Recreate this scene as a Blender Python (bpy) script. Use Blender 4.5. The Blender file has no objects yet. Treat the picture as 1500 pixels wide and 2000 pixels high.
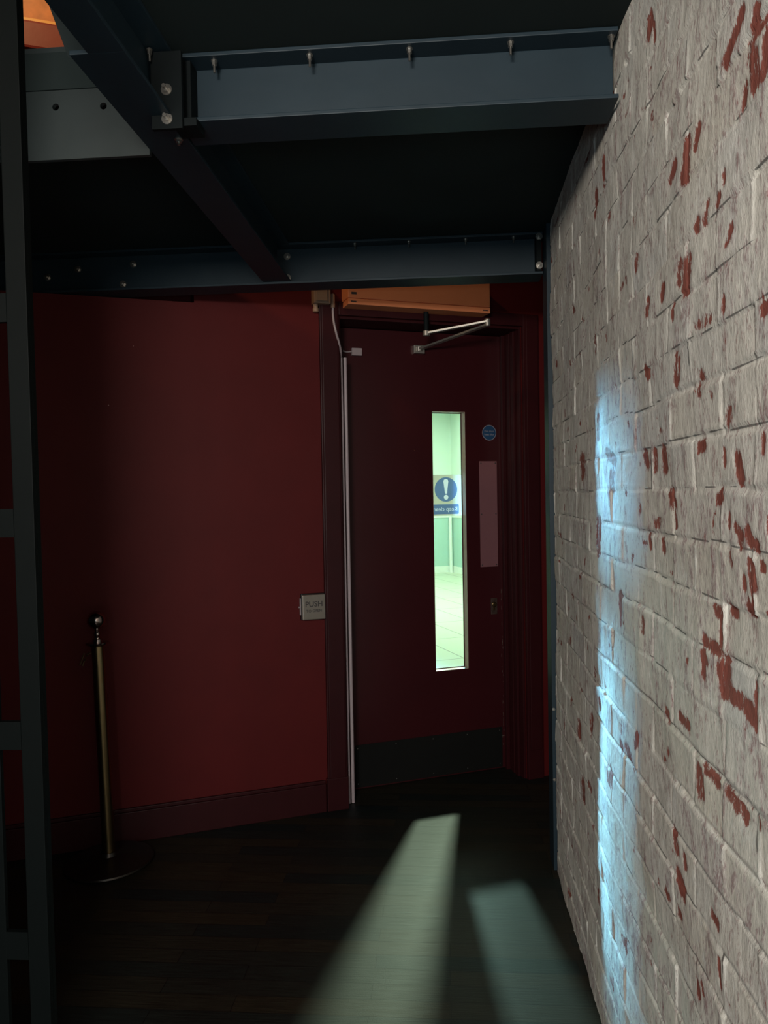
import bpy, bmesh, math, random
import numpy as np
from mathutils import Vector, Matrix
random.seed(7)
scene = bpy.context.scene
COL = scene.collection
R = math.radians

# ---------------------------------------------------------------- camera
cam_d = bpy.data.cameras.new('camera')
cam_d.sensor_fit = 'VERTICAL'; cam_d.sensor_height = 36.0; cam_d.lens = 27.0
cam_d.clip_start = 0.02; cam_d.clip_end = 200
cam = bpy.data.objects.new('camera', cam_d); COL.objects.link(cam)
yaw, pitch, roll = R(4.4), R(1.34), R(1.0)
f = Vector((-math.sin(yaw)*math.cos(pitch), math.cos(yaw)*math.cos(pitch), -math.sin(pitch)))
r0 = Vector((math.cos(yaw), math.sin(yaw), 0)); u0 = r0.cross(f)
r1 = r0*math.cos(roll) - u0*math.sin(roll); u1 = u0*math.cos(roll) + r0*math.sin(roll)
cam.matrix_world = Matrix(((r1.x, u1.x, -f.x, 0), (r1.y, u1.y, -f.y, 0), (r1.z, u1.z, -f.z, 1.45), (0, 0, 0, 1)))
scene.camera = cam

# ---------------------------------------------------------------- view + world
vs = scene.view_settings
vs.view_transform = 'Standard'; vs.look = 'None'; vs.exposure = 0.0; vs.gamma = 1.0; vs.use_curve_mapping = False
w = bpy.data.worlds.new('world'); scene.world = w; w.use_nodes = True
bg = w.node_tree.nodes['Background']
bg.inputs[0].default_value = (0.5, 0.65, 0.7, 1); bg.inputs[1].default_value = 0.004

# the red wall stands at an angle: its own frame (s along the wall, d behind its face, z up)
TH = math.atan(0.435)
MW = Matrix.Translation((0, 3.714, 0)) @ Matrix.Rotation(TH, 4, 'Z')
def WL(s, d, z): return MW @ Vector((s, d, z))

# ---------------------------------------------------------------- lights
def aim(o, target):
    o.rotation_euler = (Vector(target) - Vector(o.location)).to_track_quat('-Z', 'Y').to_euler()
def area(name, loc, target, sx, sy, power, color, spread=180):
    l = bpy.data.lights.new(name, 'AREA'); l.shape = 'RECTANGLE'; l.size = sx; l.size_y = sy
    l.energy = power; l.color = color; l.spread = R(spread)
    o = bpy.data.objects.new(name, l); COL.objects.link(o); o.location = loc; aim(o, target); return o
def spot(name, loc, target, power, color, ang, radius, blend=0.3):
    l = bpy.data.lights.new(name, 'SPOT'); l.energy = power; l.color = color
    l.spot_size = R(ang); l.shadow_soft_size = radius; l.spot_blend = blend
    o = bpy.data.objects.new(name, l); COL.objects.link(o); o.location = loc; aim(o, target); return o
# daylight from the room behind the camera, then an added low fill
area('room_window_light', (-0.55, -1.6, 2.15), (0.2, 2.0, 1.3), 0.8, 0.45, 90, (1.0, 0.92, 0.82))
area('room_low_fill_light', (-0.35, -2.0, 0.95), (0.2, 2.0, 1.2), 0.9, 0.5, 18, (0.66, 0.90, 1.0))  # no window here: cool fill added to tint the lower brick
# hall behind the door: ceiling light, two downlights, a tall window
area('hall_ceiling_light', WL(2.2, 6.0, 2.85), WL(2.2, 6.01, 0), 3.0, 5.4, 225, (0.88, 1.0, 0.86))
spot('hall_downlight_near', (0.26, 5.60, 2.36), (0.03, 3.9, 0.9), 460, (0.86, 1.0, 0.76), 34, 0.07)
spot('hall_downlight_far', (-0.47, 7.63, 2.36), (0.03, 3.9, 1.0), 390, (0.66, 1.0, 0.92), 22, 0.085)
area('hall_window_light', (-1.25, 12.2, 2.45), (0.03, 3.9, 1.2), 0.11, 2.1, 270, (0.28, 0.66, 1.0), 14)
# warm lamp on the upper floor
spot('upper_floor_lamp', (-1.55, 1.9, 4.1), (-1.6, 3.1, 3.35), 60, (1.0, 0.62, 0.28), 95, 0.08)

# ---------------------------------------------------------------- materials
def mat(name):
    m = bpy.data.materials.new(name); m.use_nodes = True
    return m, m.node_tree.nodes, m.node_tree.links, m.node_tree.nodes['Principled BSDF']
def plain(name, col, rough=0.5, metal=0.0, var=0.12, scale=14.0, bump=0.02, spec=0.5, speck=None):
    m, N, L, b = mat(name)
    b.inputs['Roughness'].default_value = rough; b.inputs['Metallic'].default_value = metal
    b.inputs['Specular IOR Level'].default_value = spec
    tc = N.new('ShaderNodeTexCoord'); no = N.new('ShaderNodeTexNoise')
    no.inputs['Scale'].default_value = scale; no.inputs['Detail'].default_value = 6
    L.new(tc.outputs['Object'], no.inputs['Vector'])
    mx = N.new('ShaderNodeMix'); mx.data_type = 'RGBA'
    mx.inputs[6].default_value = tuple(c*(1-var) for c in col)+(1,)
    mx.inputs[7].default_value = tuple(min(1, c*(1+var)) for c in col)+(1,)
    L.new(no.outputs['Fac'], mx.inputs[0]); out = mx.outputs[2]
    if speck:
        n2 = N.new('ShaderNodeTexVoronoi'); n2.inputs['Scale'].default_value = speck[1]
        L.new(tc.outputs['Object'], n2.inputs['Vector'])
        lt = N.new('ShaderNodeMath'); lt.operation = 'LESS_THAN'; lt.inputs[1].default_value = speck[2]
        L.new(n2.outputs['Distance'], lt.inputs[0])
        m2 = N.new('ShaderNodeMix'); m2.data_type = 'RGBA'; m2.inputs[7].default_value = speck[0]+(1,)
        L.new(out, m2.inputs[6]); L.new(lt.outputs[0], m2.inputs[0]); out = m2.outputs[2]
    L.new(out, b.inputs['Base Color'])
    if bump:
        bp = N.new('ShaderNodeBump'); bp.inputs['Strength'].default_value = 0.4; bp.inputs['Distance'].default_value = bump*0.1
        L.new(no.outputs['Fac'], bp.inputs['Height']); L.new(bp.outputs[0], b.inputs['Normal'])
    return m

RED = plain('red_wall_paint', (0.092, 0.0070, 0.0075), 0.6, spec=0.2, var=0.16, scale=5, bump=0.03, speck=((0.35, 0.22, 0.2), 6.0, 0.014))
UPRED = plain('upper_red_paint', (0.20, 0.009, 0.006), 0.5)
TRIM = plain('maroon_gloss_trim', (0.033, 0.005, 0.0065), 0.45, spec=0.22, var=0.15)
DOORM = plain('maroon_door_paint', (0.040, 0.0055, 0.0075), 0.32, var=0.2, scale=3, speck=((0.25, 0.16, 0.1), 7.0, 0.012))
STEEL = plain('blue_grey_steel_paint', (0.016, 0.031, 0.043), 0.5, spec=0.3, var=0.15, scale=9, bump=0.03)
STEELD = plain('dark_teal_steel_paint', (0.006, 0.009, 0.010), 0.6, spec=0.12, var=0.2)
POST_SHADED = plain('shade_darkened_steel_paint', (0.0012, 0.0022, 0.0022), 0.6, spec=0.07)  # steel paint darkened to stand in for shade on the upright
PLATE = plain('pale_steel_plate_paint', (0.030, 0.040, 0.041), 0.45, var=0.15)
DECK = plain('dark_deck_underside', (0.020, 0.028, 0.028), 0.85, spec=0.15, var=0.3, scale=3)
BOLT = plain('zinc_bolt', (0.40, 0.38, 0.35), 0.3, 0.9, bump=0)
BRASS = plain('dull_brass', (0.30, 0.21, 0.10), 0.30, 1.0, bump=0)
BRONZE = plain('polished_dark_bronze', (0.42, 0.34, 0.31), 0.16, 1.0, bump=0)
BASEM = plain('dark_base_metal', (0.05, 0.042, 0.036), 0.35, 0.8)
CREAM = plain('salmon_cream_plastic', (0.80, 0.27, 0.12), 0.45, var=0.06, bump=0)
CREAM2 = plain('grey_cream_plastic', (0.30, 0.19, 0.13), 0.45, var=0.06, bump=0)
GREYP = plain('grey_white_plastic', (0.34, 0.27, 0.28), 0.45, var=0.05, bump=0)
CONDUIT = plain('pale_pinkish_conduit', (0.46, 0.37, 0.39), 0.45, var=0.05, bump=0)
STEELB = plain('brushed_steel', (0.25, 0.215, 0.18), 0.42, 0.55, var=0.08, scale=60, bump=0)
ALU = plain('satin_aluminium', (0.45, 0.42, 0.38), 0.38, 0.8, var=0.05, bump=0)
PPLATE = plain('painted_push_plate', (0.20, 0.085, 0.095), 0.42, var=0.06)
KICK = plain('dark_kick_plate', (0.007, 0.007, 0.0065), 0.65, 0.0, spec=0.15, var=0.2)
WORN = plain('worn_lock_metal', (0.06, 0.035, 0.028), 0.5, 0.3, var=0.9, scale=70)
LIT_LINING = plain('reveal_painted_sheen', (0.36, 0.27, 0.23), 0.35, bump=0)  # dark red reveal; its pale sheen from the hall light is painted in
BLACK = plain('black_plastic', (0.008, 0.008, 0.008), 0.5, bump=0)
INK = plain('dark_engraved_ink', (0.045, 0.035, 0.035), 0.6, bump=0)
BLUE = plain('blue_sticker', (0.012, 0.055, 0.13), 0.5, bump=0)
WHITEST = plain('pale_sticker_print', (0.22, 0.22, 0.27), 0.5, bump=0)
MINT = plain('mint_white_wall', (0.72, 0.82, 0.72), 0.7, var=0.02, bump=0)
TEAL = plain('teal_dado', (0.46, 0.66, 0.58), 0.6, var=0.03, bump=0)
WHITE = plain('white_gloss', (0.85, 0.9, 0.82), 0.4, bump=0)
ORANGE = plain('orange_stained_timber', (0.55, 0.20, 0.055), 0.5, var=0.5, scale=16)
LEDGE = plain('golden_ledge', (0.85, 0.45, 0.12), 0.35)

def tile_mat():
    m, N, L, b = mat('cream_floor_tile'); b.inputs['Roughness'].default_value = 0.35
    tc = N.new('ShaderNodeTexCoord'); br = N.new('ShaderNodeTexBrick')
    br.offset = 0.0; br.inputs['Scale'].default_value = 1.0
    br.inputs['Brick Width'].default_value = 0.45; br.inputs['Row Height'].default_value = 0.9
    br.inputs['Mortar Size'].default_value = 0.006
    br.inputs['Color1'].default_value = (0.66, 0.68, 0.54, 1); br.inputs['Color2'].default_value = (0.62, 0.65, 0.52, 1)
    br.inputs['Mortar'].default_value = (0.22, 0.23, 0.17, 1)
    L.new(tc.outputs['Object'], br.inputs['Vector']); L.new(br.outputs['Color'], b.inputs['Base Color'])
    return m
TILE = tile_mat()

def floor_mat():
    m, N, L, b = mat('dark_strip_wood_floor')
    tc = N.new('ShaderNodeTexCoord'); br = N.new('ShaderNodeTexBrick')
    br.offset = 0.37; br.inputs['Scale'].default_value = 1.0
    br.inputs['Brick Width'].default_value = 0.62; br.inputs['Row Height'].default_value = 0.072
    br.inputs['Mortar Size'].default_value = 0.0012; br.inputs['Bias'].default_value = 0.0
    br.inputs['Color1'].default_value = (0.0035, 0.0085, 0.0085, 1); br.inputs['Color2'].default_value = (0.019, 0.0140, 0.007, 1)
    br.inputs['Mortar'].default_value = (0.0015, 0.001, 0.001, 1)
    L.new(tc.outputs['Object'], br.inputs['Vector'])
    mp = N.new('ShaderNodeMapping'); mp.inputs['Scale'].default_value = (3, 55, 1); L.new(tc.outputs['Object'], mp.inputs[0])
    no = N.new('ShaderNodeTexNoise'); no.inputs['Scale'].default_value = 3; no.inputs['Detail'].default_value = 8
    L.new(mp.outputs[0], no.inputs['Vector'])
    mr = N.new('ShaderNodeMapRange'); mr.inputs[1].default_value = 0.3; mr.inputs[2].default_value = 0.7
    mr.inputs[3].default_value = 0.55; mr.inputs[4].default_value = 1.35
    L.new(no.outputs['Fac'], mr.inputs[0])
    vm = N.new('ShaderNodeVectorMath'); vm.operation = 'SCALE'
    L.new(br.outputs['Color'], vm.inputs[0]); L.new(mr.outputs[0], vm.inputs['Scale'])
    L.new(vm.outputs[0], b.inputs['Base Color'])
    n2 = N.new('ShaderNodeTexNoise'); n2.inputs['Scale'].default_value = 260; n2.inputs['Detail'].default_value = 3
    L.new(tc.outputs['Object'], n2.inputs['Vector'])
    ad = N.new('ShaderNodeMath'); ad.operation = 'MULTIPLY_ADD'; ad.inputs[1].default_value = 0.5
    L.new(n2.outputs['Fac'], ad.inputs[0]); L.new(no.outputs['Fac'], ad.inputs[2])
    sb = N.new('ShaderNodeMath'); sb.operation = 'SUBTRACT'; L.new(ad.outputs[0], sb.inputs[0]); L.new(br.outputs['Fac'], sb.inputs[1])
    bp = N.new('ShaderNodeBump'); bp.inputs['Strength'].default_value = 0.5; bp.inputs['Distance'].default_value = 0.0012
    L.new(sb.outputs[0], bp.inputs['Height']); L.new(bp.outputs[0], b.inputs['Normal'])
    r2 = N.new('ShaderNodeMapRange'); r2.inputs[3].default_value = 0.42; r2.inputs[4].default_value = 0.62
    L.new(no.outputs['Fac'], r2.inputs[0]); L.new(r2.outputs[0], b.inputs['Roughness'])
    b.inputs['Specular IOR Level'].default_value = 0.42
    return m
FLOOR = floor_mat()

def glass_mat():
    m, N, L, b = mat('clear_vision_glass')
    out = [n for n in N if n.type == 'OUTPUT_MATERIAL'][0]
    tr = N.new('ShaderNodeBsdfTransparent'); tr.inputs[0].default_value = (0.93, 0.99, 0.95, 1)
    gl = N.new('ShaderNodeBsdfGlossy'); gl.inputs['Roughness'].default_value = 0.02
    lw = N.new('ShaderNodeLayerWeight'); lw.inputs[0].default_value = 0.5
    pw = N.new('ShaderNodeMath'); pw.operation = 'POWER'; pw.inputs[1].default_value = 5; L.new(lw.outputs['Facing'], pw.inputs[0])
    fr = N.new('ShaderNodeMath'); fr.operation = 'MULTIPLY_ADD'; fr.inputs[1].default_value = 0.9; fr.inputs[2].default_value = 0.04; L.new(pw.outputs[0], fr.inputs[0])
    mx = N.new('ShaderNodeMixShader'); L.new(fr.outputs[0], mx.inputs[0]); L.new(tr.outputs[0], mx.inputs[1]); L.new(gl.outputs[0], mx.inputs[2])
    L.new(mx.outputs[0], out.inputs[0]); N.remove(b); return m
GLASS = glass_mat()
def sign_mat(name, col, tl):
    m, N, L, b = mat(name)
    out = [n for n in N if n.type == 'OUTPUT_MATERIAL'][0]
    b.inputs['Base Color'].default_value = col+(1,); b.inputs['Roughness'].default_value = 0.5
    t = N.new('ShaderNodeBsdfTranslucent'); t.inputs[0].default_value = tl+(1,)
    mx = N.new('ShaderNodeMixShader'); mx.inputs[0].default_value = 0.8
    L.new(b.outputs[0], mx.inputs[1]); L.new(t.outputs[0], mx.inputs[2]); L.new(mx.outputs[0], out.inputs[0]); return m
SG = sign_mat('pale_translucent_sign', (0.4, 0.42, 0.36), (0.21, 0.20, 0.17))
SB = sign_mat('blue_translucent_print', (0.06, 0.12, 0.24), (0.045, 0.068, 0.135))
SW = sign_mat('white_translucent_print', (0.5, 0.55, 0.6), (0.26, 0.27, 0.32))

def brick_mat():
    m, N, L, b = mat('worn_whitewashed_brick')
    def att(n):
        a = N.new('ShaderNodeAttribute'); a.attribute_name = n; return a.outputs['Fac']
    tc = N.new('ShaderNodeTexCoord')
    def noise(scale, vec, detail=5, rough=0.6):
        mp = N.new('ShaderNodeMapping'); mp.inputs['Scale'].default_value = vec; L.new(tc.outputs['Object'], mp.inputs[0])
        n = N.new('ShaderNodeTexNoise'); n.inputs['Scale'].default_value = scale; n.inputs['Detail'].default_value = detail
        n.inputs['Roughness'].default_value = rough; L.new(mp.outputs[0], n.inputs['Vector']); return n.outputs['Fac']
    def rng(x, a, c, lo=0.0, hi=1.0):
        r = N.new('ShaderNodeMapRange'); r.interpolation_type = 'SMOOTHSTEP'
        r.inputs[1].default_value = a; r.inputs[2].default_value = c; r.inputs[3].default_value = lo; r.inputs[4].default_value = hi
        L.new(x, r.inputs[0]); return r.outputs[0]
    def mixc(fac, A, B):
        x = N.new('ShaderNodeMix'); x.data_type = 'RGBA'; L.new(fac, x.inputs[0])
        for s, v in ((6, A), (7, B)):
            if isinstance(v, tuple): x.inputs[s].default_value = v+(1,)
            else: L.new(v, x.inputs[s])
        return x.outputs[2]
    def mth(op, a, c):
        x = N.new('ShaderNodeMath'); x.operation = op
        for i, v in enumerate((a, c)):
            if isinstance(v, (int, float)): x.inputs[i].default_value = v
            else: L.new(v, x.inputs[i])
        return x.outputs[0]
    streak = noise(9, (1, 4.2, 1.7), 7, 0.68)         # vertical brush streaks
    fine = noise(70, (1, 2.2, 1.0), 5, 0.7)
    big = noise(4, (1, 1, 1), 4)
    c = mixc(att('tone'), (0.78, 0.725, 0.61), (0.74, 0.745, 0.72))
    c = mixc(rng(big, 0.42, 0.62), c, (0.80, 0.775, 0.70))
    c = mixc(rng(streak, 0.52, 0.72, 0, 0.45), c, (0.62, 0.575, 0.56))
    tint = mth('MULTIPLY', rng(mth('ADD', streak, mth('MULTIPLY', fine, 0.6)), 0.74, 1.02), att('tint'))
    c = mixc(mth('MULTIPLY', tint, 0.8), c, (0.50, 0.41, 0.43))
    blot = noise(11, (1, 1.6, 1.0), 6, 0.75)
    c = mixc(rng(blot, 0.56, 0.66, 0, 0.75), c, (0.88, 0.87, 0.82))
    c = mixc(rng(mth('ADD', att('joint'), mth('MULTIPLY', fine, 0.35)), 0.45, 0.95), c, (0.88, 0.86, 0.79))
    c = mixc(rng(mth('ADD', att('crack'), mth('MULTIPLY', fine, 0.5)), 0.72, 0.95, 0, 0.8), c, (0.10, 0.10, 0.095))
    red = mixc(fine, (0.20, 0.030, 0.018), (0.36, 0.085, 0.05))
    nz = mth('ADD', mth('MULTIPLY', mth('SUBTRACT', fine, 0.5), 2.2), mth('MULTIPLY', mth('SUBTRACT', streak, 0.5), 2.0))
    wf = rng(mth('ADD', att('wear'), nz), 0.45, 0.70)
    halo = rng(mth('ADD', att('wear'), mth('MULTIPLY', nz, 1.4)), 0.15, 0.55, 0, 0.7)
    c = mixc(halo, c, (0.42, 0.29, 0.28))
    dots = noise(34, (1, 3.4, 1.4), 3, 0.5)
    c = mixc(rng(dots, 0.70, 0.78, 0, 0.7), c, (0.30, 0.25, 0.25))
    c = mixc(mth('MULTIPLY', wf, 0.88), c, red)
    L.new(c, b.inputs['Base Color']); b.inputs['Roughness'].default_value = 0.8; b.inputs['Specular IOR Level'].default_value = 0.2
    h = mth('ADD', mth('MULTIPLY', fine, 0.8), mth('MULTIPLY', streak, 0.45))
    h = mth('SUBTRACT', h, mth('MULTIPLY', wf, 0.5))
    bp = N.new('ShaderNodeBump'); bp.inputs['Strength'].default_value = 0.6; bp.inputs['Distance'].default_value = 0.0034
    L.new(h, bp.inputs['Height']); L.new(bp.outputs[0], b.inputs['Normal'])
    return m
BRICK = brick_mat()

# ---------------------------------------------------------------- mesh helpers
def box(bm, x0, x1, y0, y1, z0, z1, M=None):
    v = [bm.verts.new((x, y, z)) for x in (x0, x1) for y in (y0, y1) for z in (z0, z1)]
    for q in ((0, 1, 3, 2), (4, 6, 7, 5), (0, 4, 5, 1), (2, 3, 7, 6), (0, 2, 6, 4), (1, 5, 7, 3)):
        bm.faces.new([v[i] for i in q])
    if M: bmesh.ops.transform(bm, matrix=M, verts=v)
    return v
def B(*boxes):
    bm = bmesh.new()
    for q in boxes: box(bm, *q)
    return bm
def lathe(bm, prof, n=32, M=None):
    rings = []; vs_ = []
    for (r, z) in prof:
        ring = [bm.verts.new((max(r, 1e-5)*math.cos(2*math.pi*i/n), max(r, 1e-5)*math.sin(2*math.pi*i/n), z)) for i in range(n)]
        rings.append(ring); vs_ += ring
    for a, c in zip(rings, rings[1:]):
        for i in range(n): bm.faces.new((a[i], a[(i+1) % n], c[(i+1) % n], c[i]))
    bm.faces.new(rings[0][::-1]); bm.faces.new(rings[-1])
    if M: bmesh.ops.transform(bm, matrix=M, verts=vs_)
    return vs_
def tube(bm, pts, r, n=10):
    pts = [Vector(p) for p in pts]; rings = []
    for i, p in enumerate(pts):
        t = (pts[min(i+1, len(pts)-1)] - pts[max(i-1, 0)]).normalized()
        a = Vector((0, 0, 1)) if abs(t.z) < 0.9 else Vector((1, 0, 0))
        e1 = t.cross(a).normalized(); e2 = t.cross(e1)
        rings.append([bm.verts.new(p + (e1*math.cos(2*math.pi*k/n) + e2*math.sin(2*math.pi*k/n))*r) for k in range(n)])
    for a, c in zip(rings, rings[1:]):
        for i in range(n): bm.faces.new((a[i], a[(i+1) % n], c[(i+1) % n], c[i]))
    bm.faces.new(rings[0][::-1]); bm.faces.new(rings[-1])
def bar(bm, p, q, wd, th, up=(0, 0, 1)):
    """flat bar from p to q, width wd across, thickness th along up"""
    p, q = Vector(p), Vector(q); t = (q-p).normalized(); s = t.cross(Vector(up)).normalized(); k = s.cross(t)
    v = [bm.verts.new(e + s*a*wd/2 + k*c*th/2) for e in (p, q) for a in (-1, 1) for c in (-1, 1)]
    for qd in ((0, 1, 3, 2), (4, 6, 7, 5), (0, 4, 5, 1), (2, 3, 7, 6), (0, 2, 6, 4), (1, 5, 7, 3)):
        bm.faces.new([v[i] for i in qd])
def obj(name, bm, m, parent=None, bevel=0.0, smooth=False, M=None):
    bmesh.ops.recalc_face_normals(bm, faces=bm.faces)
    if bevel:
        bmesh.ops.bevel(bm, geom=[e for e in bm.edges if len(e.link_faces) == 2 and e.calc_face_angle(0) > 0.6],
                        offset=bevel, segments=2, affect='EDGES', profile=0.6, clamp_overlap=True)
    me = bpy.data.meshes.new(name); bm.to_mesh(me); bm.free(); me.materials.append(m)
    if smooth:
        for p in me.polygons: p.use_smooth = True
        try: me.set_sharp_from_angle(angle=R(35))
        except Exception: pass
    o = bpy.data.objects.new(name, me); COL.objects.link(o)
    if parent: o.parent = parent
    if M: o.matrix_world = M
    return o
def tag(o, label, cat, group=None):
    o['label'] = label; o['category'] = cat
    if group: o['group'] = group
    return o
def thing(name, label, cat, M, group=None):
    o = bpy.data.objects.new(name, None); COL.objects.link(o); o.empty_display_size = 0.05
    o.matrix_world = M; return tag(o, label, cat, group)
def struct(o): o['kind'] = 'structure'; return o
def text_bm(s, size, bold=0.0, extrude=0.0004, align='CENTER'):
    c = bpy.data.curves.new('lettering', 'FONT'); c.body = s; c.size = size; c.extrude = extrude
    c.align_x = align; c.align_y = 'CENTER'; c.offset = bold; c.resolution_u = 3
    o = bpy.data.objects.new('lettering', c); COL.objects.link(o)
    me = bpy.data.meshes.new_from_object(o)
    bm = bmesh.new(); bm.from_mesh(me)
    bpy.data.objects.remove(o); bpy.data.curves.remove(c); bpy.data.meshes.remove(me)
    # text lies in XY: stand it up in XZ, facing -Y
    bmesh.ops.transform(bm, matrix=Matrix.Rotation(R(90), 4, 'X'), verts=bm.verts)
    return bm
T = Matrix.Translation
def circ(r, cx=0, cz=0, n=40): return [(cx+r*math.cos(2*math.pi*i/n), cz+r*math.sin(2*math.pi*i/n)) for i in range(n)]
def rrect(x0, x1, z0, z1, r):
    o = []
    for cx, cz, a0 in ((x1-r, z1-r, 0), (x0+r, z1-r, 90), (x0+r, z0+r, 180), (x1-r, z0+r, 270)):
        for k in range(5): a = R(a0+k*22.5); o.append((cx+r*math.cos(a), cz+r*math.sin(a)))
    return o
def sheet(loops, y=0.0):
    bm = bmesh.new(); es = []
    for lp in loops:
        v = [bm.verts.new((x, y, z)) for x, z in lp]
        es += [bm.edges.new((v[i], v[(i+1) % len(v)])) for i in range(len(v))]
    bmesh.ops.triangle_fill(bm, use_beauty=True, use_dissolve=False, edges=es, normal=(0, -1, 0)); return bm
def text_loops(s, size, bold, cx, cz, mirror=False):
    # outlines of the lettering as closed loops (outer and inner) in XZ
    c = bpy.data.curves.new('lettering', 'FONT'); c.body = s; c.size = size; c.fill_mode = 'NONE'
    c.align_x = 'CENTER'; c.align_y = 'CENTER'; c.offset = bold; c.resolution_u = 3
    o = bpy.data.objects.new('lettering', c); COL.objects.link(o); me = bpy.data.meshes.new_from_object(o)
    nb = {}
    for e in me.edges:
        a, b_ = e.vertices; nb.setdefault(a, []).append(b_); nb.setdefault(b_, []).append(a)
    seen = set(); loops = []
    for v0 in nb:
        if v0 in seen: continue
        lp = [v0]; seen.add(v0); cur = v0
        while True:
            nx = [q for q in nb[cur] if q not in seen]
            if not nx: break
            cur = nx[0]; seen.add(cur); lp.append(cur)
        if len(lp) > 2: loops.append([((-1 if mirror else 1)*me.vertices[i].co.x+cx, me.vertices[i].co.y+cz) for i in lp])
    bpy.data.objects.remove(o); bpy.data.curves.remove(c); bpy.data.meshes.remove(me)
    return loops
def xf(bm, M): bmesh.ops.transform(bm, matrix=M, verts=bm.verts); return bm

# ================================================================ SETTING
struct(obj('floor', B((-4.5, 0.60, -4.0, 5.2, -0.10, 0.0)), FLOOR))
DZ = 2.455
# --- brick wall with real relief
def hsh(ix, iy, seed):
    h = (ix.astype(np.int64)*73856093) ^ (iy.astype(np.int64)*19349663) ^ (seed*83492791)
    h = (h ^ (h >> 13))*1274126177 & 0x7fffffff
    h = (h ^ (h >> 15))*668265263 & 0x7fffffff
    return ((h >> 7) & 0xffff)/65535.0
def vn(x, y, seed):
    ix, iy = np.floor(x), np.floor(y); fx, fy = x-ix, y-iy
    fx = fx*fx*(3-2*fx); fy = fy*fy*(3-2*fy)
    a = hsh(ix, iy, seed); b_ = hsh(ix+1, iy, seed); c = hsh(ix, iy+1, seed); d = hsh(ix+1, iy+1, seed)
    return (a*(1-fx)+b_*fx)*(1-fy) + (c*(1-fx)+d*fx)*fy
def fbm(x, y, seed, o=4):
    s = 0; a = 0.5; t = 0
    for k in range(o):
        s = s+a*vn(x, y, seed+k); t += a; x = x*2.03+11.3; y = y*2.03+5.7; a *= 0.5
    return s/t
def sst(a, b_, x):
    t = np.clip((x-a)/(b_-a), 0, 1); return t*t*(3-2*t)
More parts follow.
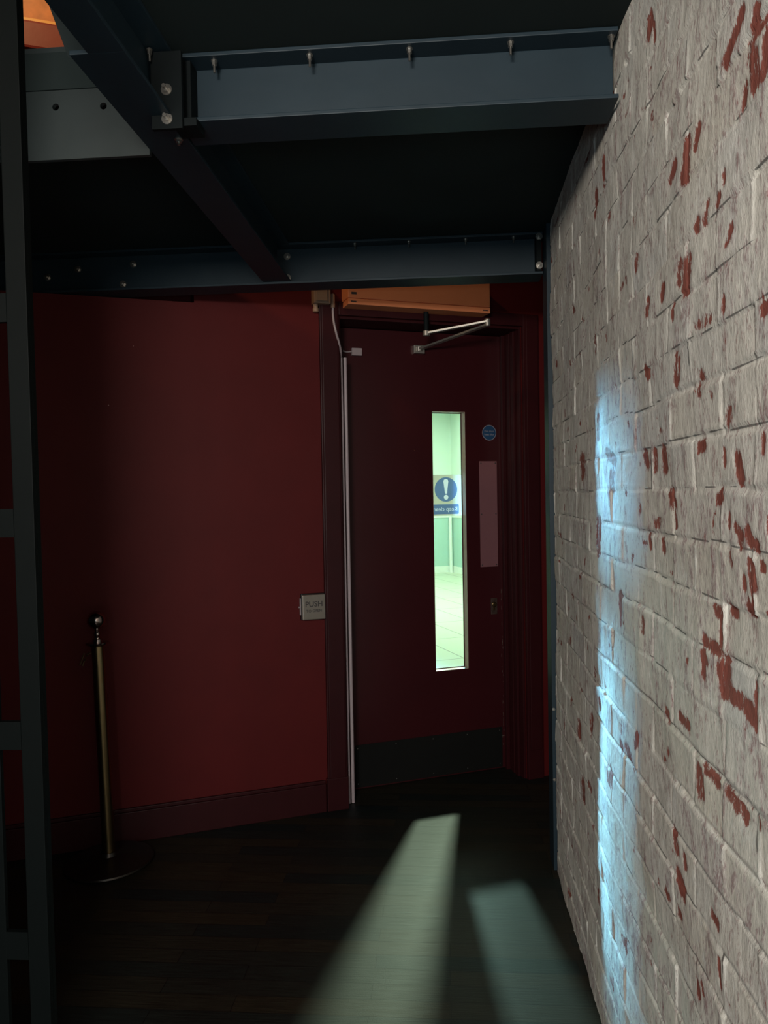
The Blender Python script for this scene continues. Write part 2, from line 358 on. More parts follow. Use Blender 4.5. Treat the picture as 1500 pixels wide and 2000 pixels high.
BL=[(1.057,2.07,1.111,2.043,0.0127),(1.006,2.045,1.023,2.02,0.0111),(0.981,2.02,1.041,2.02,0.0063),(1.033,2.01,1.017,1.963,0.0162),(1.013,1.999,1.017,1.963,0.0079),(0.982,2.0,0.988,1.96,0.0089),(1.053,1.975,1.059,1.958,0.0086),(1.279,2.001,1.288,1.958,0.018),(1.232,2.004,1.244,1.985,0.0096),(1.347,1.996,1.371,1.984,0.0116),(1.298,1.964,1.304,1.955,0.0106),(1.131,1.898,1.131,1.882,0.005),(1.105,1.808,1.119,1.795,0.0077),(1.279,1.814,1.293,1.779,0.0181),(1.318,1.819,1.324,1.797,0.0137),(1.148,1.867,1.154,1.863,0.0082),(1.195,1.878,1.2,1.874,0.0067),(1.202,1.861,1.207,1.856,0.0091),(1.237,1.862,1.24,1.857,0.0096),(0.985,1.831,0.987,1.817,0.006),(1.127,1.717,1.127,1.704,0.0059),(0.999,1.672,0.99,1.673,0.0077),(1.366,1.763,1.369,1.746,0.0074),(1.351,1.673,1.363,1.638,0.0145),(1.557,1.686,1.542,1.676,0.0114),(1.518,1.52,1.519,1.49,0.011),(1.455,1.517,1.449,1.493,0.0167),(1.256,1.515,1.234,1.517,0.0097),(1.412,1.441,1.397,1.42,0.0156),(1.174,1.434,1.157,1.439,0.0107),(1.145,1.501,1.145,1.488,0.0062),(1.096,1.491,1.08,1.462,0.0111),(1.005,1.513,1.005,1.497,0.0039),(1.388,1.4,1.386,1.387,0.0076),(1.123,1.412,1.125,1.398,0.0059),(1.08,1.386,1.082,1.375,0.011),(1.1,1.397,1.081,1.386,0.0075),(1.053,1.391,1.046,1.377,0.0086),(1.036,1.378,1.026,1.373,0.0083),(0.986,1.407,0.986,1.397,0.0061),(1.048,1.347,1.042,1.32,0.0103),(1.073,1.327,1.072,1.318,0.0072),(1.046,1.31,1.046,1.286,0.0051),(1.062,1.287,1.044,1.286,0.0052),(1.012,1.35,1.004,1.348,0.0063),(0.996,1.288,0.989,1.285,0.0077),(1.231,1.211,1.168,1.208,0.0091),(1.167,1.267,1.168,1.208,0.0064),(1.184,1.267,1.171,1.264,0.0109),(1.135,1.277,1.112,1.272,0.006),(1.234,1.19,1.227,1.182,0.0096),(1.232,1.177,1.232,1.16,0.0096),(1.153,1.19,1.15,1.153,0.0168),(1.128,1.152,1.089,1.153,0.0135),(1.085,1.156,1.05,1.145,0.0143),(1.042,1.191,1.043,1.133,0.0051),(1.169,1.179,1.16,1.166,0.0128),(1.258,0.993,1.251,0.966,0.015),(1.231,1.011,1.181,1.006,0.0092),(1.136,1.009,1.107,1.001,0.0119),(1.103,1.006,1.075,0.998,0.0112),(1.362,1.054,1.311,1.053,0.0085),(1.032,1.012,1.032,1.007,0.005),(0.997,1.264,0.996,1.226,0.0039),(1.395,0.841,1.387,0.812,0.0124),(1.343,0.815,1.337,0.804,0.0086),(1.21,0.793,1.194,0.789,0.0069),(1.183,0.792,1.183,0.786,0.0067),(1.173,0.741,1.172,0.706,0.0055),(1.373,0.767,1.347,0.75,0.0148),(1.275,0.636,1.27,0.626,0.0104),(1.817,1.199,1.802,1.175,0.021),(1.808,1.168,1.809,1.144,0.0105),(2.293,1.533,2.278,1.51,0.0421),(2.046,1.369,2.055,1.332,0.0237),(1.885,1.484,1.881,1.459,0.0227),(2.063,1.305,2.057,1.288,0.0205),(1.608,1.178,1.609,1.162,0.0124),(1.474,1.35,1.474,1.34,0.0104),(1.566,1.354,1.562,1.339,0.0078),(2.399,0.726,2.401,0.702,0.0281),(2.201,0.808,2.203,0.771,0.0157),(1.909,0.761,1.923,0.724,0.0178),(1.755,0.869,1.717,0.859,0.0146),(2.339,0.566,2.342,0.518,0.0267),(2.059,0.891,2.053,0.882,0.0137),(1.587,1.518,1.568,1.502,0.0158),(1.929,1.541,1.856,1.519,0.0172),(2.032,1.633,2.034,1.593,0.0199),(1.519,2.336,1.534,2.323,0.0146),(1.497,2.32,1.491,2.293,0.007),(1.66,0.922,1.67,0.903,0.0134),(1.43,1.038,1.428,1.03,0.0098),(1.806,0.858,1.796,0.855,0.0105),(1.917,2.241,1.918,2.217,0.0175),(2.033,2.211,2.049,2.171,0.0199),(1.609,1.92,1.622,1.908,0.0124),(1.526,1.811,1.538,1.795,0.0111),(1.423,1.813,1.439,1.799,0.0097)]
def brick_wall():
    ys = np.concatenate([np.arange(-3.2, 0.80, 0.04), np.arange(0.80, 2.921, 0.004)])
    zs = np.concatenate([np.arange(0.0, 2.44, 0.004), [2.455, 2.60]])
    Y, Z = np.meshgrid(ys, zs, indexing='ij'); ny, nz = Y.shape
    wob = (fbm(Y*5, Z*5, 3)-0.5)*0.016; wob2 = (fbm(Y*6+9, Z*6, 13)-0.5)*0.016
    zz = Z+wob; yy = Y+wob2
    known = [0.93, 1.024, 1.112, 1.205, 1.282, 1.365, 1.449, 1.531, 1.613, 1.685, 1.765, 1.85, 1.941]
    lo = [0.93-0.0845*k for k in range(12, 0, -1)]; hi = [1.941+0.083*k for k in range(1, 10)]
    bnd = np.array(lo+known+hi); base = 12+6          # index of 1.449
    k = np.clip(np.searchsorted(bnd, zz)-1, 0, len(bnd)-2)
    dz0 = zz-bnd[k]; dz1 = bnd[k+1]-zz; dh = np.minimum(dz0, dz1)
    odd = (k-base) % 2
    off = np.where(odd == 0, 1.032, 1.150)
    q = (yy-off)/0.2515; cell = np.floor(q); fy = (q-cell)*0.2515; dv = np.minimum(fy, 0.2515-fy)
    hdr = hsh(cell, k, 77) > 0.80; dvh = np.where(hdr, np.abs(fy-0.126), 1.0); half = (hdr & (fy > 0.126))
    cid = cell*2+half
    rnd = hsh(cid, k, 5); rnd2 = hsh(cid, k, 19)
    bx = np.round((yy-off)/0.2515); vr = hsh(bx, k, 31)      # per vertical joint
    hj = sst(0.008, 0.003, dh); vj = np.maximum(sst(0.0065, 0.002, dv), 0.6*sst(0.006, 0.002, dvh))
    kb = np.where(dz0 < dz1, k, k+1)
    hr = fbm(Y*3+kb*7.1, kb*3.3+Z*0, 41, 3)
    n1 = fbm(Y*2.2, Z*2.2, 51, 3)-0.5; n2 = fbm(Y*16, Z*16, 61, 4)-0.5; n3 = fbm(Y*70, Z*45, 71, 3)-0.5
    tilt = (rnd2-0.5)*0.10*(np.minimum(dz0, 0.083)-0.04)
    D = n1*0.018 + n2*0.0040 + n3*0.0012 + (rnd-0.5)*0.0035 + tilt*0.7
    D -= hj*(0.0003+0.0024*sst(0.40, 0.65, hr)) - sst(0.012, 0.008, dh)*sst(0.006, 0.009, dh)*0.0010
    D -= vj*np.where(vr > 0.45, -0.0008, 0.0016)
    # bricks sit a little proud near their top edge, so the bed joint below reads as a dark line
    joint = np.maximum(vj*np.where(vr > 0.40, 1.0, 0.25), sst(0.008, 0.003, dz1)*sst(0.46, 0.62, fbm(Y*9+kb*3, Z*2, 43, 3))*0.8)
    joint = joint*(0.55+0.9*fbm(Y*25, Z*25, 91, 2))
    crack = sst(0.0030, 0.0006, np.abs(dz0-0.003))*0.95*sst(0.42, 0.56, fbm(Y*14+kb, Z*14, 101, 3))
    crack = np.maximum(crack, sst(0.004, 0.001, np.abs(fy-0.008))*(vr > 0.62)*sst(0.45, 0.6, fbm(Y*20, Z*20, 103, 2)))
    tint = sst(0.36, 0.66, 0.5*rnd+0.5*fbm(Y*5+3, Z*5, 111, 3))*(0.45+0.55*sst(2.3, 1.5, Z))
    wear = np.zeros_like(Y)
    for (ya, za, yb, zb, wd) in BL:
        vx, vz = yb-ya, zb-za; L2 = vx*vx+vz*vz+1e-9
        t = np.clip(((Y-ya)*vx+(Z-za)*vz)/L2, 0, 1)
        dx = (Y-ya-t*vx)/max(wd, 0.004); dz = (Z-za-t*vz)/(0.004+0.6*max(wd, 0.004))
        dd = np.sqrt(dx*dx+dz*dz)
        wear = np.maximum(wear, sst(1.7, 0.55, dd))
    auto = sst(0.70, 0.78, fbm(Y*9, Z*13, 121, 4))*(Y < 0.9)*0.7 + 0.7*sst(0.735, 0.80, fbm(Y*16, Z*20, 131, 4))
    wear = np.maximum(wear, np.clip(auto, 0, 1))
    wear = np.clip(wear*(0.75+0.7*(fbm(Y*60, Z*30, 141, 3)-0.2)), 0, 1)
    D -= wear*0.0012
    tone = 0.5*hsh(cid, k, 151)+0.5*fbm(Y*3, Z*3, 161, 3)
    # the far end steps back slightly towards the steel post
    X = 0.404 + 0.010*sst(1.8, 2.9, Y) - D
    co = np.stack([X, Y, Z], -1).reshape(-1, 3).astype(np.float32)
    back = co.copy()[np.r_[0:0]]
    i = (np.arange(ny-1)[:, None]*nz + np.arange(nz-1)[None, :]).reshape(-1)
    quads = np.stack([i, i+1, i+nz+1, i+nz], -1)
    # return face at the far end (towards the post) so the wall has thickness
    e0 = co.shape[0]; edge = np.arange((ny-1)*nz, ny*nz)
    ext = co[edge].copy(); ext[:, 0] = 0.62; co = np.concatenate([co, ext])
    j = np.arange(nz-1); q2 = np.stack([edge[j], edge[j]+1, e0+j+1, e0+j], -1)
    quads = np.concatenate([quads, q2]).astype(np.int32)
    me = bpy.data.meshes.new('wall_right')
    me.vertices.add(len(co)); me.vertices.foreach_set('co', co.reshape(-1))
    me.loops.add(quads.size); me.loops.foreach_set('vertex_index', quads.reshape(-1))
    me.polygons.add(len(quads)); me.polygons.foreach_set('loop_start', np.arange(0, quads.size, 4, dtype=np.int32))
    try: me.polygons.foreach_set('loop_total', np.full(len(quads), 4, dtype=np.int32))
    except Exception: pass
    me.update(calc_edges=True)
    me.polygons.foreach_set('use_smooth', np.ones(len(quads), dtype=bool))
    for nme, arr in (('joint', joint), ('crack', crack), ('tint', tint), ('wear', wear), ('tone', tone)):
        a = me.attributes.new(nme, 'FLOAT', 'POINT')
        v = np.zeros(len(co), np.float32); v[:ny*nz] = arr.reshape(-1); a.data.foreach_set('value', v)
    me.materials.append(BRICK); me.validate(); me.update()
    o = bpy.data.objects.new('wall_right', me); COL.objects.link(o); return struct(o)
brick_wall()

# --- red wall with the door opening (own frame: x = s, y = d, z)
OL, OR_, OT = -0.51, 0.437, 2.27        # door opening
WH = 3.35
struct(obj('wall_back', B((-3.6, -1.15, 0, 0.24, 0, 2.288), (-3.6, -1.15, 0.16, 0.24, 2.288, 2.46), (-3.6, -1.15, 0, 0.24, 2.46, WH), (-1.15, OL, 0, 0.24, 0, WH), (OR_, 1.6, 0, 0.24, 0, WH), (OL, OR_, 0, 0.24, OT, WH)), RED, M=MW))
struct(obj('baseboard_back', B((-3.2, -0.612, -0.022, 0, 0, 0.128), (-3.2, -0.612, -0.014, 0, 0.128, 0.142)), TRIM, M=MW, bevel=0.002))
# architrave and lining of the doorway
bm = B((-0.600, OL-0.0, -0.020, 0.0, 0, 2.33), (0.437, 0.525, -0.020, 0.0, 0, 2.33), (OL, 0.437, -0.020, 0.0, OT, 2.33),
       (-0.592, OL-0.008, -0.028, -0.020, 0.15, 2.322), (0.450, 0.515, -0.028, -0.020, 0.15, 2.322), (-0.606, OL+0.004, -0.026, 0, 0, 0.15))
struct(obj('trim_1', bm, TRIM, M=MW, bevel=0.003))
# right jamb lining with its stops, head lining
bm = B((0.425, 0.437, 0.004, 0.236, 0, OT), (0.413, 0.425, 0.045, 0.075, 0, OT-0.014), (0.418, 0.425, 0.095, 0.120, 0, OT-0.014),
       (OL, 0.425, 0.004, 0.236, OT-0.012, OT), (OL, OL+0.012, 0.004, 0.236, 0, OT), (0.406, 0.425, 0.150, 0.170, 0, OT-0.014),
       (OL, 0.425, 0.2275, 0.2385, OT-0.06, OT-0.012), (OL+0.012, OL+0.05, 0.2275, 0.2385, 0, OT-0.06), (0.385, 0.425, 0.2275, 0.2385, 0, OT-0.06), (OL, 0.425, 0.2275, 0.2385, 0.0, 0.012))
struct(obj('trim_2', bm, TRIM, M=MW, bevel=0.002))

# --- door leaf (hinged on the left) with vision slot
G0, G1, GZ0, GZ1 = 0.022, 0.205, 0.545, 1.862
DF = 0.173
DM = MW @ T((0, DF, 0))                 # door frame: y = 0 at the leaf face
leaf = obj('door_1', B((-0.495, G0, 0, 0.054, 0.006, OT-0.016), (G1, 0.423, 0, 0.054, 0.006, OT-0.016),
                       (G0, G1, 0, 0.054, 0.006, GZ0), (G0, G1, 0, 0.054, GZ1, OT-0.016)), DOORM, M=DM)
struct(leaf)
obj('glazing_bead', B((G0, G0+0.006, 0.040, 0.045, GZ0, GZ1), (G1-0.006, G1, 0.040, 0.045, GZ0, GZ1),
                      (G0, G1, 0.040, 0.045, GZ0, GZ0+0.006), (G0, G1, 0.040, 0.045, GZ1-0.006, GZ1)), DOORM, leaf)
obj('lit_panel_lining', B((G0-0.0, G0+0.002, 0.001, 0.040, GZ0, GZ1), (G1-0.002, G1, 0.001, 0.040, GZ0, GZ1),
                      (G0+0.002, G1-0.002, 0.001, 0.040, GZ0, GZ0+0.002), (G0+0.002, G1-0.002, 0.001, 0.040, GZ1-0.002, GZ1)), LIT_LINING, leaf)  # thin faces added to carry the painted hall sheen
obj('glass_pane', B((G0+0.001, G1-0.001, 0.0465, 0.0515, GZ0+0.001, GZ1-0.001)), GLASS, leaf)
kp = obj('kick_plate', B((-0.415, 0.392, -0.0018, 0.0, 0.012, 0.222)), KICK, leaf)
bm = bmesh.new()
for sx in (-0.40, -0.2, 0.0, 0.19, 0.377):
    for z in (0.030, 0.205): lathe(bm, [(0.0025, 0), (0.0025, 0.0008), (0.0012, 0.0012)], 10, T((sx, -0.0018, z)) @ Matrix.Rotation(R(90), 4, 'X'))
obj('screw_heads', bm, BOLT, kp)
pp = obj('push_plate', B((0.281, 0.381, -0.0025, 0, 1.064, 1.610)), PPLATE, leaf, bevel=0.0008)
bm = bmesh.new()
for sx in (0.290, 0.372):
    for z in (1.074, 1.337, 1.600): lathe(bm, [(0.0038, 0), (0.0038, 0.001), (0.002, 0.0016)], 10, T((sx, -0.0025, z)) @ Matrix.Rotation(R(90), 4, 'X'))
obj('screw_heads', bm, INK, pp)
# worn lock: escutcheon plus cylinder
lk = obj('lock', B((0.336, 0.372, -0.004, 0, 0.815, 0.900)), WORN, leaf, bevel=0.0015)
bm = bmesh.new(); Mx = T((0.352, -0.004, 0.868)) @ Matrix.Rotation(R(90), 4, 'X')
lathe(bm, [(0.0125, 0), (0.0125, 0.009), (0.010, 0.011), (0.004, 0.011)], 20, Mx); box(bm, 0.3475, 0.3565, -0.010, -0.004, 0.838, 0.860)
obj('lock_cylinder', bm, BRASS, lk, smooth=True)
# chipped paint down the closing edge of the leaf
random.seed(3); bm = bmesh.new()
for k in range(26):
    z = random.choice([random.uniform(0.12, 0.30), random.uniform(0.25, 0.95)])
    x = 0.398+random.uniform(-0.004, 0.005); hh = random.uniform(0.003, 0.022)
    box(bm, x, x+random.uniform(0.0006, 0.0018), -0.0006, 0.0, z, z+hh)
box(bm, 0.392, 0.405, -0.0006, 0.0, 0.172, 0.175)
obj('paint_chips', bm, STEELB, leaf)

# --- hall behind the door
def hall(name, *bx, m): return struct(obj(name, B(*bx), m, M=MW))
struct(obj('floor_hall', B((-3.0, 4.6, 0.24, 9.7, -0.05, 0.001)), TILE, M=MW))
hall('wall_hall_back', (-3.0, 4.6, 9.45, 9.6, 1.02, 2.95), m=MINT)
hall('wall_hall_right', (4.283, 4.45, 0.24, 9.45, 1.02, 2.95), m=MINT)
hall('wall_hall_left', (-3.15, -3.0, 0.24, 9.6, 0, 2.95), m=MINT)
hall('wall_hall_front', (-3.0, OL-0.001, 0.241, 0.30, 0, 2.95), (OR_+0.001, 4.45, 0.241, 0.30, 0, 2.95), (OL-0.001, OR_+0.001, 0.241, 0.30, OT, 2.95), m=MINT)
hall('trim_dado_back', (-3.0, 4.283, 9.44, 9.6, 0.12, 1.0), m=TEAL)
hall('trim_dado_right', (4.273, 4.45, 0.30, 9.44, 0.12, 1.0), m=TEAL)
hall('trim_dado_rail', (-3.0, 4.283, 9.425, 9.45, 1.0, 1.03), (4.258, 4.283, 0.30, 9.45, 1.0, 1.03), m=WHITE)
hall('baseboard_hall', (-3.0, 4.283, 9.43, 9.6, 0, 0.12), (4.263, 4.45, 0.30, 9.43, 0, 0.12), m=WHITE)
hall('ceiling_hall', (-3.15, 4.6, 0.24, 9.7, 2.95, 3.05), m=MINT)
bm = bmesh.new(); tube(bm, [(4.225, 9.385, 0.0), (4.225, 9.385, 1.02)], 0.030, 14)
tag(obj('standing_pipe', bm, WHITE, M=MW, smooth=True), 'white vertical pipe in the far corner of the pale hall seen through the door glass', 'pipe')

# unseen square block added in the hall to narrow the blue stripe
bm = B((-0.20, 0.20, -0.15, 0.15, 0, 2.95))
struct(obj('hall_light_blocker', bm, MINT, M=T((-0.806, 8.15, 0))))

# ================================================================ STEEL AND DECK
# deck slab seen from below
struct(obj('ceiling', B((-0.66, 0.62, -3.2, 1.84, DZ, DZ+0.09), (-3.4, 0.62, 1.84, 3.16, DZ, DZ+0.09)), DECK))
def bolt_bm(r=0.011, h=0.008, wash=0.017, stud=0.012):
    bm = bmesh.new(); lathe(bm, [(wash, 0), (wash, 0.0025)], 20)
    lathe(bm, [(r, 0.0025), (r, 0.0025+h)], 6); lathe(bm, [(r*0.5, 0.0025+h), (r*0.5, 0.0025+h+stud)], 12); return bm
FACE = Matrix.Rotation(R(90), 4, 'X')   # +z -> -y : head faces the camera side
DOWN = Matrix.Rotation(R(180), 4, 'X')
bolt_me = None
def bolts(parent, spots, M0, r=0.011, h=0.008, wash=0.017, stud=0.012):
    first = None
    for p in spots:
        if first is None:
            first = o = obj('bolt', bolt_bm(r, h, wash, stud), BOLT, parent)
        else:
            o = first.copy(); COL.objects.link(o); o.parent = parent
        o.matrix_local = T(p) @ M0
def ibeam_x(bm, x0, x1, y0, y1, z0, z1, tf=0.009, tw=0.008):
    yc = (y0+y1)/2
    box(bm, x0, x1, y0, y1, z0, z0+tf); box(bm, x0, x1, y0, y1, z1-tf, z1); box(bm, x0, x1, yc-tw/2, yc+tw/2, z0+tf, z1-tf)
# near cross beam
t = thing('steel_beam', 'blue-grey steel I-beam nearest the camera, crossing overhead to the brick wall', 'beam', T((-0.55, 1.78, 2.30)), 'cross beams under the deck')
bm = bmesh.new(); ibeam_x(bm, -0.035, 0.944, -0.060, 0.060, 0.0, 0.153)
obj('girder', bm, STEEL, t, bevel=0.0015)
bm = B((-0.052, -0.006, -0.052, -0.004, 0.012, 0.141), (-0.052, -0.040, -0.075, -0.004, 0.012, 0.141))
obj('end_cleat', bm, STEELD, t, bevel=0.001)
bolts(t, [(x+0.55, -0.040, 0.144) for x in (-0.504, -0.284, -0.059, 0.165, 0.383)], DOWN, 0.0055, 0.009, 0.0075, 0.016)
# far cross beam with the wider left run
t = thing('steel_beam', 'darker blue-grey steel I-beam farther away, above the red wall and door', 'beam', T((-0.55, 3.09, 2.30)), 'cross beams under the deck')
bm = bmesh.new(); ibeam_x(bm, -2.6, 0.950, -0.060, 0.060, -0.008, 0.153)
obj('girder', bm, STEEL, t, bevel=0.0015)
obj('end_plate', B((0.925, 0.945, -0.064, -0.004, 0.002, 0.145)), STEELD, t, bevel=0.001)
bolts(t, [(x+0.55, -0.040, 0.144) for x in (-0.332, -0.118, 0.104, 0.29)], DOWN, 0.0055, 0.008, 0.0075, 0.012)
bolts(t, [(-0.060, -0.010, 0.113), (-0.060, -0.010, 0.028), (-0.70, -0.005, 0.110), (-0.745, -0.005, 0.030), (-0.935, -0.005, 0.098), (-1.065, -0.005, 0.070),
          (0.935, -0.066, 0.132), (0.935, -0.066, 0.022)], FACE, 0.010, 0.007, 0.014, 0.010)
# long beam running away under the deck
t = thing('steel_beam', 'dark steel beam running lengthwise away from the camera, bolted across both cross beams', 'beam', T((-0.645, 1.3, 2.30)), None)
bm = bmesh.new()
y0, y1 = 0.10-1.3, 3.03-1.3
box(bm, -0.055, 0.055, 1.44-1.3, y1, 0, 0.009); box(bm, -0.018, 0.055, y0, 1.44-1.3, 0, 0.009); box(bm, -0.055, 0.055, 1.44-1.3, y1, 0.144, 0.153); box(bm, -0.012, 0.055, y0, 1.44-1.3, 0.144, 0.153); box(bm, -0.004, 0.004, y0, y1, 0.009, 0.144)
obj('girder', bm, STEEL, t, bevel=0.0015)
obj('cleat_plate', B((0.012, 0.082, 0.385, 0.397, -0.030, 0.140), (0.056, 0.110, 0.397, 0.46, -0.020, -0.002)), STEELD, t, bevel=0.001)
bolts(t, [(0.048, 0.385, 0.055), (0.048, 0.385, -0.009)], FACE, 0.0085, 0.008, 0.0125, 0.010)
bolts(t, [(0.034, 0.50, 0.0)], DOWN, 0.007, 0.006, 0.010, 0.006)
bolts(t, [(0.015, 0.375, 0.140)], DOWN, 0.005, 0.010, 0.007, 0.014)
# left fascia plate with two holes
bm = bmesh.new(); x0, x1, z0, z1, yf, yb = -3.3, -0.70, 2.287, 2.560, 1.845, 1.857
holes = [(-0.934, 2.415, 0.0085), (-0.813, 2.411, 0.0085)]
def plate_holes(bm, x0, x1, z0, z1, yf, yb, holes, n=24):
    # strips between holes: each hole sits in a square cell whose ring is bridged
    cells = []; cur = x0; sq = 0.03
    for (hx, hz, r) in sorted(holes):
        cells.append((cur, hx-sq)); cur = hx+sq
        box(bm, hx-sq, hx+sq, yf, yb, z0, hz-sq); box(bm, hx-sq, hx+sq, yf, yb, hz+sq, z1)
        for y in (yf, yb):
            inner = [bm.verts.new((hx+r*math.cos(2*math.pi*i/n), y, hz+r*math.sin(2*math.pi*i/n))) for i in range(n)]
            outer = []
            for i in range(n):
                a = 2*math.pi*i/n; c, s = math.cos(a), math.sin(a); m_ = max(abs(c), abs(s)); outer.append(bm.verts.new((hx+sq*c/m_, y, hz+sq*s/m_)))
            for i in range(n): bm.faces.new((inner[i], inner[(i+1) % n], outer[(i+1) % n], outer[i]))
            if y == yf: keep = inner
        for i in range(n): bm.faces.new((keep[i], keep[(i+1) % n], inner[(i+1) % n], inner[i]))
    cells.append((cur, x1))
    for a, c in cells: box(bm, a, c, yf, yb, z0, z1)
plate_holes(bm, x0, x1, z0, z1, yf, yb, holes)
tag(obj('edge_plate', bm, PLATE), 'pale grey-green steel plate with two drilled holes, left of the lengthwise beam', 'plate')
# sloping stringer rising to the upper floor at the top left
bm = bmesh.new()
bar(bm, (-0.697, 1.478, 2.318), (-0.697, 0.55, 2.318+0.928*0.79), 0.042, 0.010); bar(bm, (-0.7155, 1.478, 2.340), (-0.7155, 0.55, 2.340+0.928*0.79), 0.005, 0.04)
bm2 = bm
tag(obj('stair_stringer', bm2, PLATE, bevel=0.001), 'sloping steel stair stringer rising out of the top left corner', 'stringer')
# steel post at the end of the brick
bm = B((0.402, 0.470, 2.945, 2.953, 0, DZ), (0.402, 0.470, 3.05, 3.058, 0, DZ), (0.402, 0.410, 2.953, 3.05, 0, DZ))
t = thing('steel_post', 'narrow dark steel post standing floor to deck at the end of the brick wall', 'post', T((0.43, 3.0, 0)))
obj('channel', xf(bm, T((-0.43, -3.0, 0))), STEEL, t, bevel=0.001)
bolts(t, [(-0.022, -0.055, z) for z in (0.35, 0.62)], FACE, 0.004, 0.003, 0.006, 0.002)
# slotted upright at the left edge
t = thing('slotted_upright', 'steel upright, coloured dark for shade, with tall slots, close by at the left edge', 'upright', T((-0.5635, 1.04, 0)) @ Matrix.Rotation(R(-0.35), 4, 'Y'))
HT = 3.3
obj('stile', B((-0.030, 0, -0.004, 0.004, 0, HT), (-0.006, 0, 0.004, 0.014, 0, HT)), POST_SHADED, t, bevel=0.001)
obj('stile', B((-0.092, -0.062, -0.004, 0.004, 0, HT), (-0.092, -0.086, 0.004, 0.014, 0, HT)), POST_SHADED, t, bevel=0.001)
z = 0.2125
while z < HT:
    obj('batten', B((-0.062, -0.030, -0.004, 0.004, z-0.020, z+0.020)), POST_SHADED, t); z += 0.3015
# unseen wall added left of the camera to shade red wall and plate
struct(obj('shade_wall_left', B((-1.20, -0.93, -1.2, 1.25, 0, 2.70)), TRIM))

# ================================================================ UPSTAIRS AT THE TOP LEFT
struct(obj('trim_3', B((-3.3, -0.9, -0.035, 0.10, 3.350, 3.364)), LEDGE, M=MW, bevel=0.002))
struct(obj('wall_upper_back', B((-3.3, -0.9, 0.06, 0.24, 3.364, 4.4)), ORANGE, M=MW))
tag(obj('fascia_board', B((-1.80, -0.9, -0.05, -0.002, 3.238, 3.348)), UPRED, M=MW, bevel=0.010), 'red fascia board lit by warm light upstairs at the top left', 'fascia')

# ================================================================ THINGS
# door operator above the doorway
t = thing('door_operator', 'salmon-cream automatic door operator box mounted above the maroon door', 'door closer', MW @ T((-0.49, 0, 2.30)))
bm = B((0.0, 0.705, -0.105, 0.0, 0.028, 0.150)); obj('housing', bm, CREAM, t, bevel=0.004)
obj('lower_cover', B((0.001, 0.704, -0.107, -0.001, 0.0, 0.026)), CREAM, t, bevel=0.003)
for q in ((0.012, 0.038, -0.1085, -0.107, 0.010, 0.015), (0.664, 0.690, -0.1085, -0.107, 0.010, 0.015), (0.016, 0.040, -0.1065, -0.105, 0.045, 0.055)):
    obj('badge', B(q), INK, t)
# arm: spindle down from the box, forearm out, main arm back to the leaf
bm = bmesh.new()
tube(bm, [(0.395, -0.055, -0.002), (0.395, -0.055, -0.100)], 0.012, 14)
obj('spindle', bm, STEELD, t, smooth=True)
ar = bmesh.new()
bar(ar, (0.395, -0.055, -0.100), (0.640, -0.200, -0.062), 0.028, 0.009)
lathe(ar, [(0.017, -0.012), (0.017, 0.010)], 16, T((0.395, -0.055, -0.100)))
lathe(ar, [(0.014, -0.022), (0.014, 0.010), (0.006, 0.013)], 16, T((0.640, -0.200, -0.062)))
obj('arm', ar, ALU, t, bevel=0.001)
ar = bmesh.new()
bar(ar, (0.440, 0.150, -0.135), (0.640, -0.200, -0.078), 0.026, 0.009)
lathe(ar, [(0.016, -0.010), (0.016, 0.012)], 16, T((0.440, 0.150, -0.135)))
box(ar, 0.415, 0.470, 0.150, 0.173, -0.155, -0.115)
obj('arm', ar, ALU, t, bevel=0.001)
# junction box left of the operator with cable
t = thing('junction_box', 'small grey-cream cable box beside the operator at the top left of the door frame', 'box', MW @ T((-0.575, 0, 2.30)))
obj('housing', B((-0.058, 0.020, -0.055, 0, 0.008, 0.110)), CREAM2, t, bevel=0.005)
obj('cover', B((-0.048, 0.004, -0.060, -0.055, 0.018, 0.100)), CREAM2, t, bevel=0.002)
bm = bmesh.new(); lathe(bm, [(0.011, 0), (0.011, 0.018), (0.014, 0.020), (0.014, 0.034), (0.010, 0.036)], 14, T((-0.045, -0.030, 0.008)) @ DOWN)
obj('cable_gland', bm, CREAM2, t, smooth=True)
bm = bmesh.new(); lathe(bm, [(0.010, -0.012), (0.010, 0.045), (0.007, 0.050)], 16, T((0.034, -0.035, 0.008)))
obj('cable_gland', bm, CREAM2, t, smooth=True)
pts = []
P0, P1, P2, P3 = Vector((0.034, -0.035, 0.0)), Vector((0.026, -0.036, -0.10)), Vector((0.072, -0.045, -0.17)), Vector((0.0855, 0.032, -0.215))
for i in range(15):
    q = i/14; pts.append(P0*(1-q)**3 + P1*3*q*(1-q)**2 + P2*3*q*q*(1-q) + P3*q**3)
bm = bmesh.new(); tube(bm, pts, 0.0055, 10); obj('cable', bm, GREYP, t, smooth=True)
# two pale conduits running down the hinge side of the doorway
for x, lb in ((-0.4895, 'pale vertical conduit against the left jamb of the maroon doorway, outer of the pair'), (-0.4685, 'pale vertical conduit beside the maroon door, inner of the pair')):
    bm = bmesh.new(); tube(bm, [(x, 0.032, 0.002), (x, 0.032, 2.085)], 0.0078, 14)
    tag(obj('conduit', bm, CONDUIT, M=MW, smooth=True), lb, 'conduit', 'conduits in the doorway')
# door contact on the leaf
t = thing('door_contact', 'small pale square contact block near the top hinge corner of the door', 'sensor', DM @ T((-0.372, 0, 2.14)))
obj('block', B((-0.024, 0.026, -0.018, 0, -0.018, 0.018)), GREYP, t, bevel=0.002)
bm = bmesh.new(); tube(bm, [(-0.024, -0.008, 0.001), (-0.052, -0.010, -0.003), (-0.070, -0.010, 0.002)], 0.004); obj('wire', bm, GREYP, t, smooth=True)
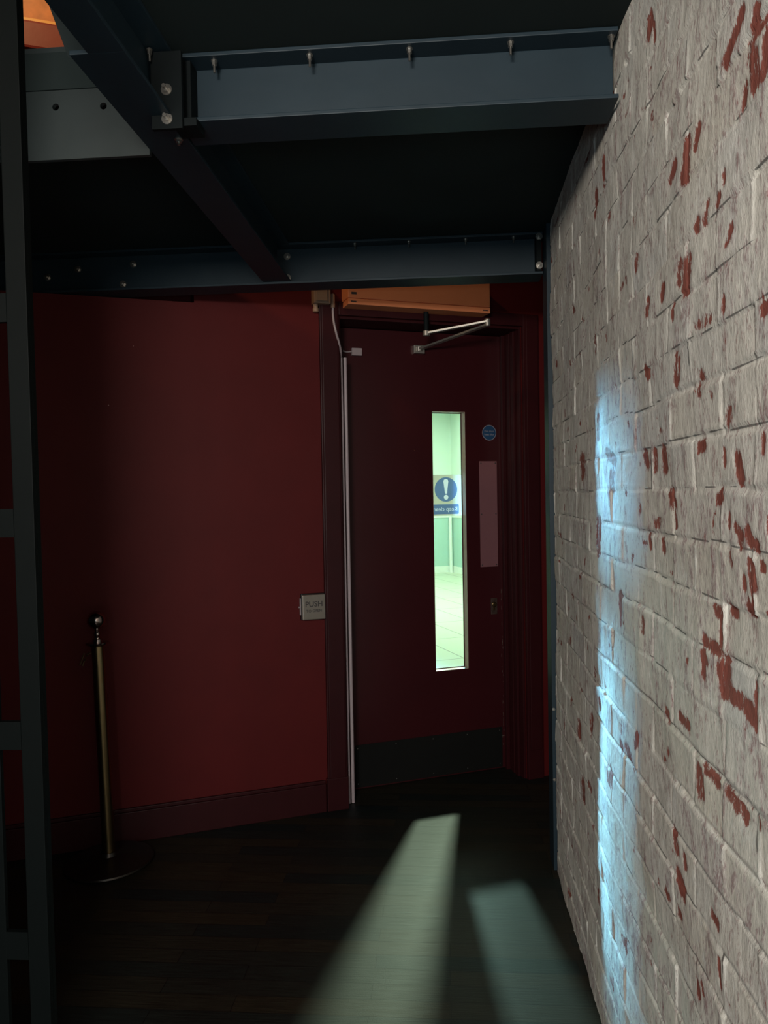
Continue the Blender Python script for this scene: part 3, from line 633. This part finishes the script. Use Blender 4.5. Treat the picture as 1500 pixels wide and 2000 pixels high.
# push-to-open button
t = thing('push_button', 'square steel push-to-open button on the red wall left of the door frame', 'button', MW @ T((-0.660, 0, 0.945)))
obj('back_box', B((-0.052, 0.058, -0.022, 0, -0.058, 0.060)), BLACK, t, bevel=0.003)
obj('button_plate', B((-0.050, 0.056, -0.040, -0.022, -0.056, 0.057)), STEELB, t, bevel=0.004)
b1 = text_bm('PUSH', 0.034, 0.0006); xf(b1, T((0.003, -0.0404, 0.014))); obj('lettering', b1, INK, t)
b1 = text_bm('TO OPEN', 0.017, 0.0002); xf(b1, T((0.003, -0.0404, -0.016))); obj('lettering', b1, INK, t)
bm = bmesh.new(); tube(bm, [(-0.052, -0.012, 0.0), (-0.062, -0.012, 0.0)], 0.004); box(bm, -0.056, -0.052, -0.018, -0.004, -0.035, 0.040)
obj('side_knob', bm, GREYP, t)
# sign on the glass, printed towards the hall so it reads mirrored from here
t = thing('glass_sign', 'pale sign on the door glass with a blue exclamation disc, wording mirrored from this side', 'sign', DM @ T((0.1135, 0.0460, 1.438)))
disc = circ(0.063, 0, 0.030, 48); panel = rrect(-0.077, 0.071, -0.097, -0.046, 0.006)
mark = [(-0.0055, 0.008), (-0.0135, 0.070), (-0.0115, 0.0785), (-0.006, 0.083), (0.0, 0.0845), (0.006, 0.083), (0.0115, 0.0785), (0.0135, 0.070), (0.0055, 0.008)]
dot = circ(0.0125, 0, -0.010, 20)
letters = text_loops('Keep clear', 0.031, 0.0005, -0.003, -0.071, True)
obj('sign_sheet', sheet([[(-0.088, -0.105), (0.088, -0.105), (0.088, 0.105), (-0.088, 0.105)], disc, panel]), SG, t)
obj('blue_disc', sheet([disc, mark, dot]), SB, t)
obj('text_panel', sheet([panel]+letters), SB, t)
bm = sheet([mark, dot])
obj('exclamation_mark', bm, SW, t)
obj('lettering', sheet(letters), SW, t)
# round blue sticker
t = thing('door_sticker', 'round blue fire-door sticker above the push plate', 'sticker', DM @ T((0.341, -0.0002, 1.757)))
bm = bmesh.new(); lathe(bm, [(0.040, 0), (0.040, 0.0005)], 40, FACE); obj('rim', bm, WHITEST, t)
bm = bmesh.new(); lathe(bm, [(0.0365, 0.0005), (0.0365, 0.0009)], 40, FACE); obj('disc', bm, BLUE, t)
b1 = text_bm('Fire door', 0.0145, 0.0002, 0.0001); xf(b1, T((0, -0.0011, 0.008))); obj('lettering', b1, WHITEST, t)
b1 = text_bm('keep shut', 0.0145, 0.0002, 0.0001); xf(b1, T((0, -0.0011, -0.009))); obj('lettering', b1, WHITEST, t)
# rope stanchion
t = thing('rope_stanchion', 'brass rope-barrier post with ball top standing by the red wall at left', 'stanchion', T((-1.345, 2.93, 0)) @ Matrix.Rotation(R(-1.7), 4, 'Y'))
bm = bmesh.new(); lathe(bm, [(0.165, 0.004), (0.170, 0.008), (0.168, 0.014), (0.150, 0.020), (0.08, 0.028), (0.035, 0.036), (0.030, 0.050)], 64)
obj('base', bm, BASEM, t, smooth=True)
bm = bmesh.new(); tube(bm, [(0, 0, 0.04), (0, 0, 0.882)], 0.0245, 32); obj('pole', bm, BRASS, t, smooth=True)
bm = bmesh.new(); lathe(bm, [(0.024, 0.868), (0.043, 0.876), (0.045, 0.880), (0.043, 0.884), (0.02, 0.886)], 40); obj('collar', bm, BRONZE, t, smooth=True)
bm = bmesh.new()
pr = [(0.019, 0.885), (0.019, 0.896), (0.013, 0.899), (0.0125, 0.904), (0.010, 0.907), (0.0125, 0.912), (0.0135, 0.918), (0.011, 0.925), (0.008, 0.929), (0.010, 0.932), (0.008, 0.935), (0.008, 0.938)]
for k in range(1, 17):
    a = -math.pi/2 + math.pi*k/16*0.985+0.05; pr.append((0.036*math.cos(a), 0.972+0.036*math.sin(a)))
lathe(bm, pr, 40); obj('ball_finial', bm, BRONZE, t, smooth=True)
bm = bmesh.new(); tube(bm, [(-0.024, -0.006, 0.846), (-0.040, -0.010, 0.838), (-0.052, -0.012, 0.815), (-0.060, -0.014, 0.795)], 0.004)
tube(bm, [(-0.048, -0.018, 0.845), (-0.066, -0.022, 0.800)], 0.003); obj('rope_hook', bm, BRASS, t, smooth=True)
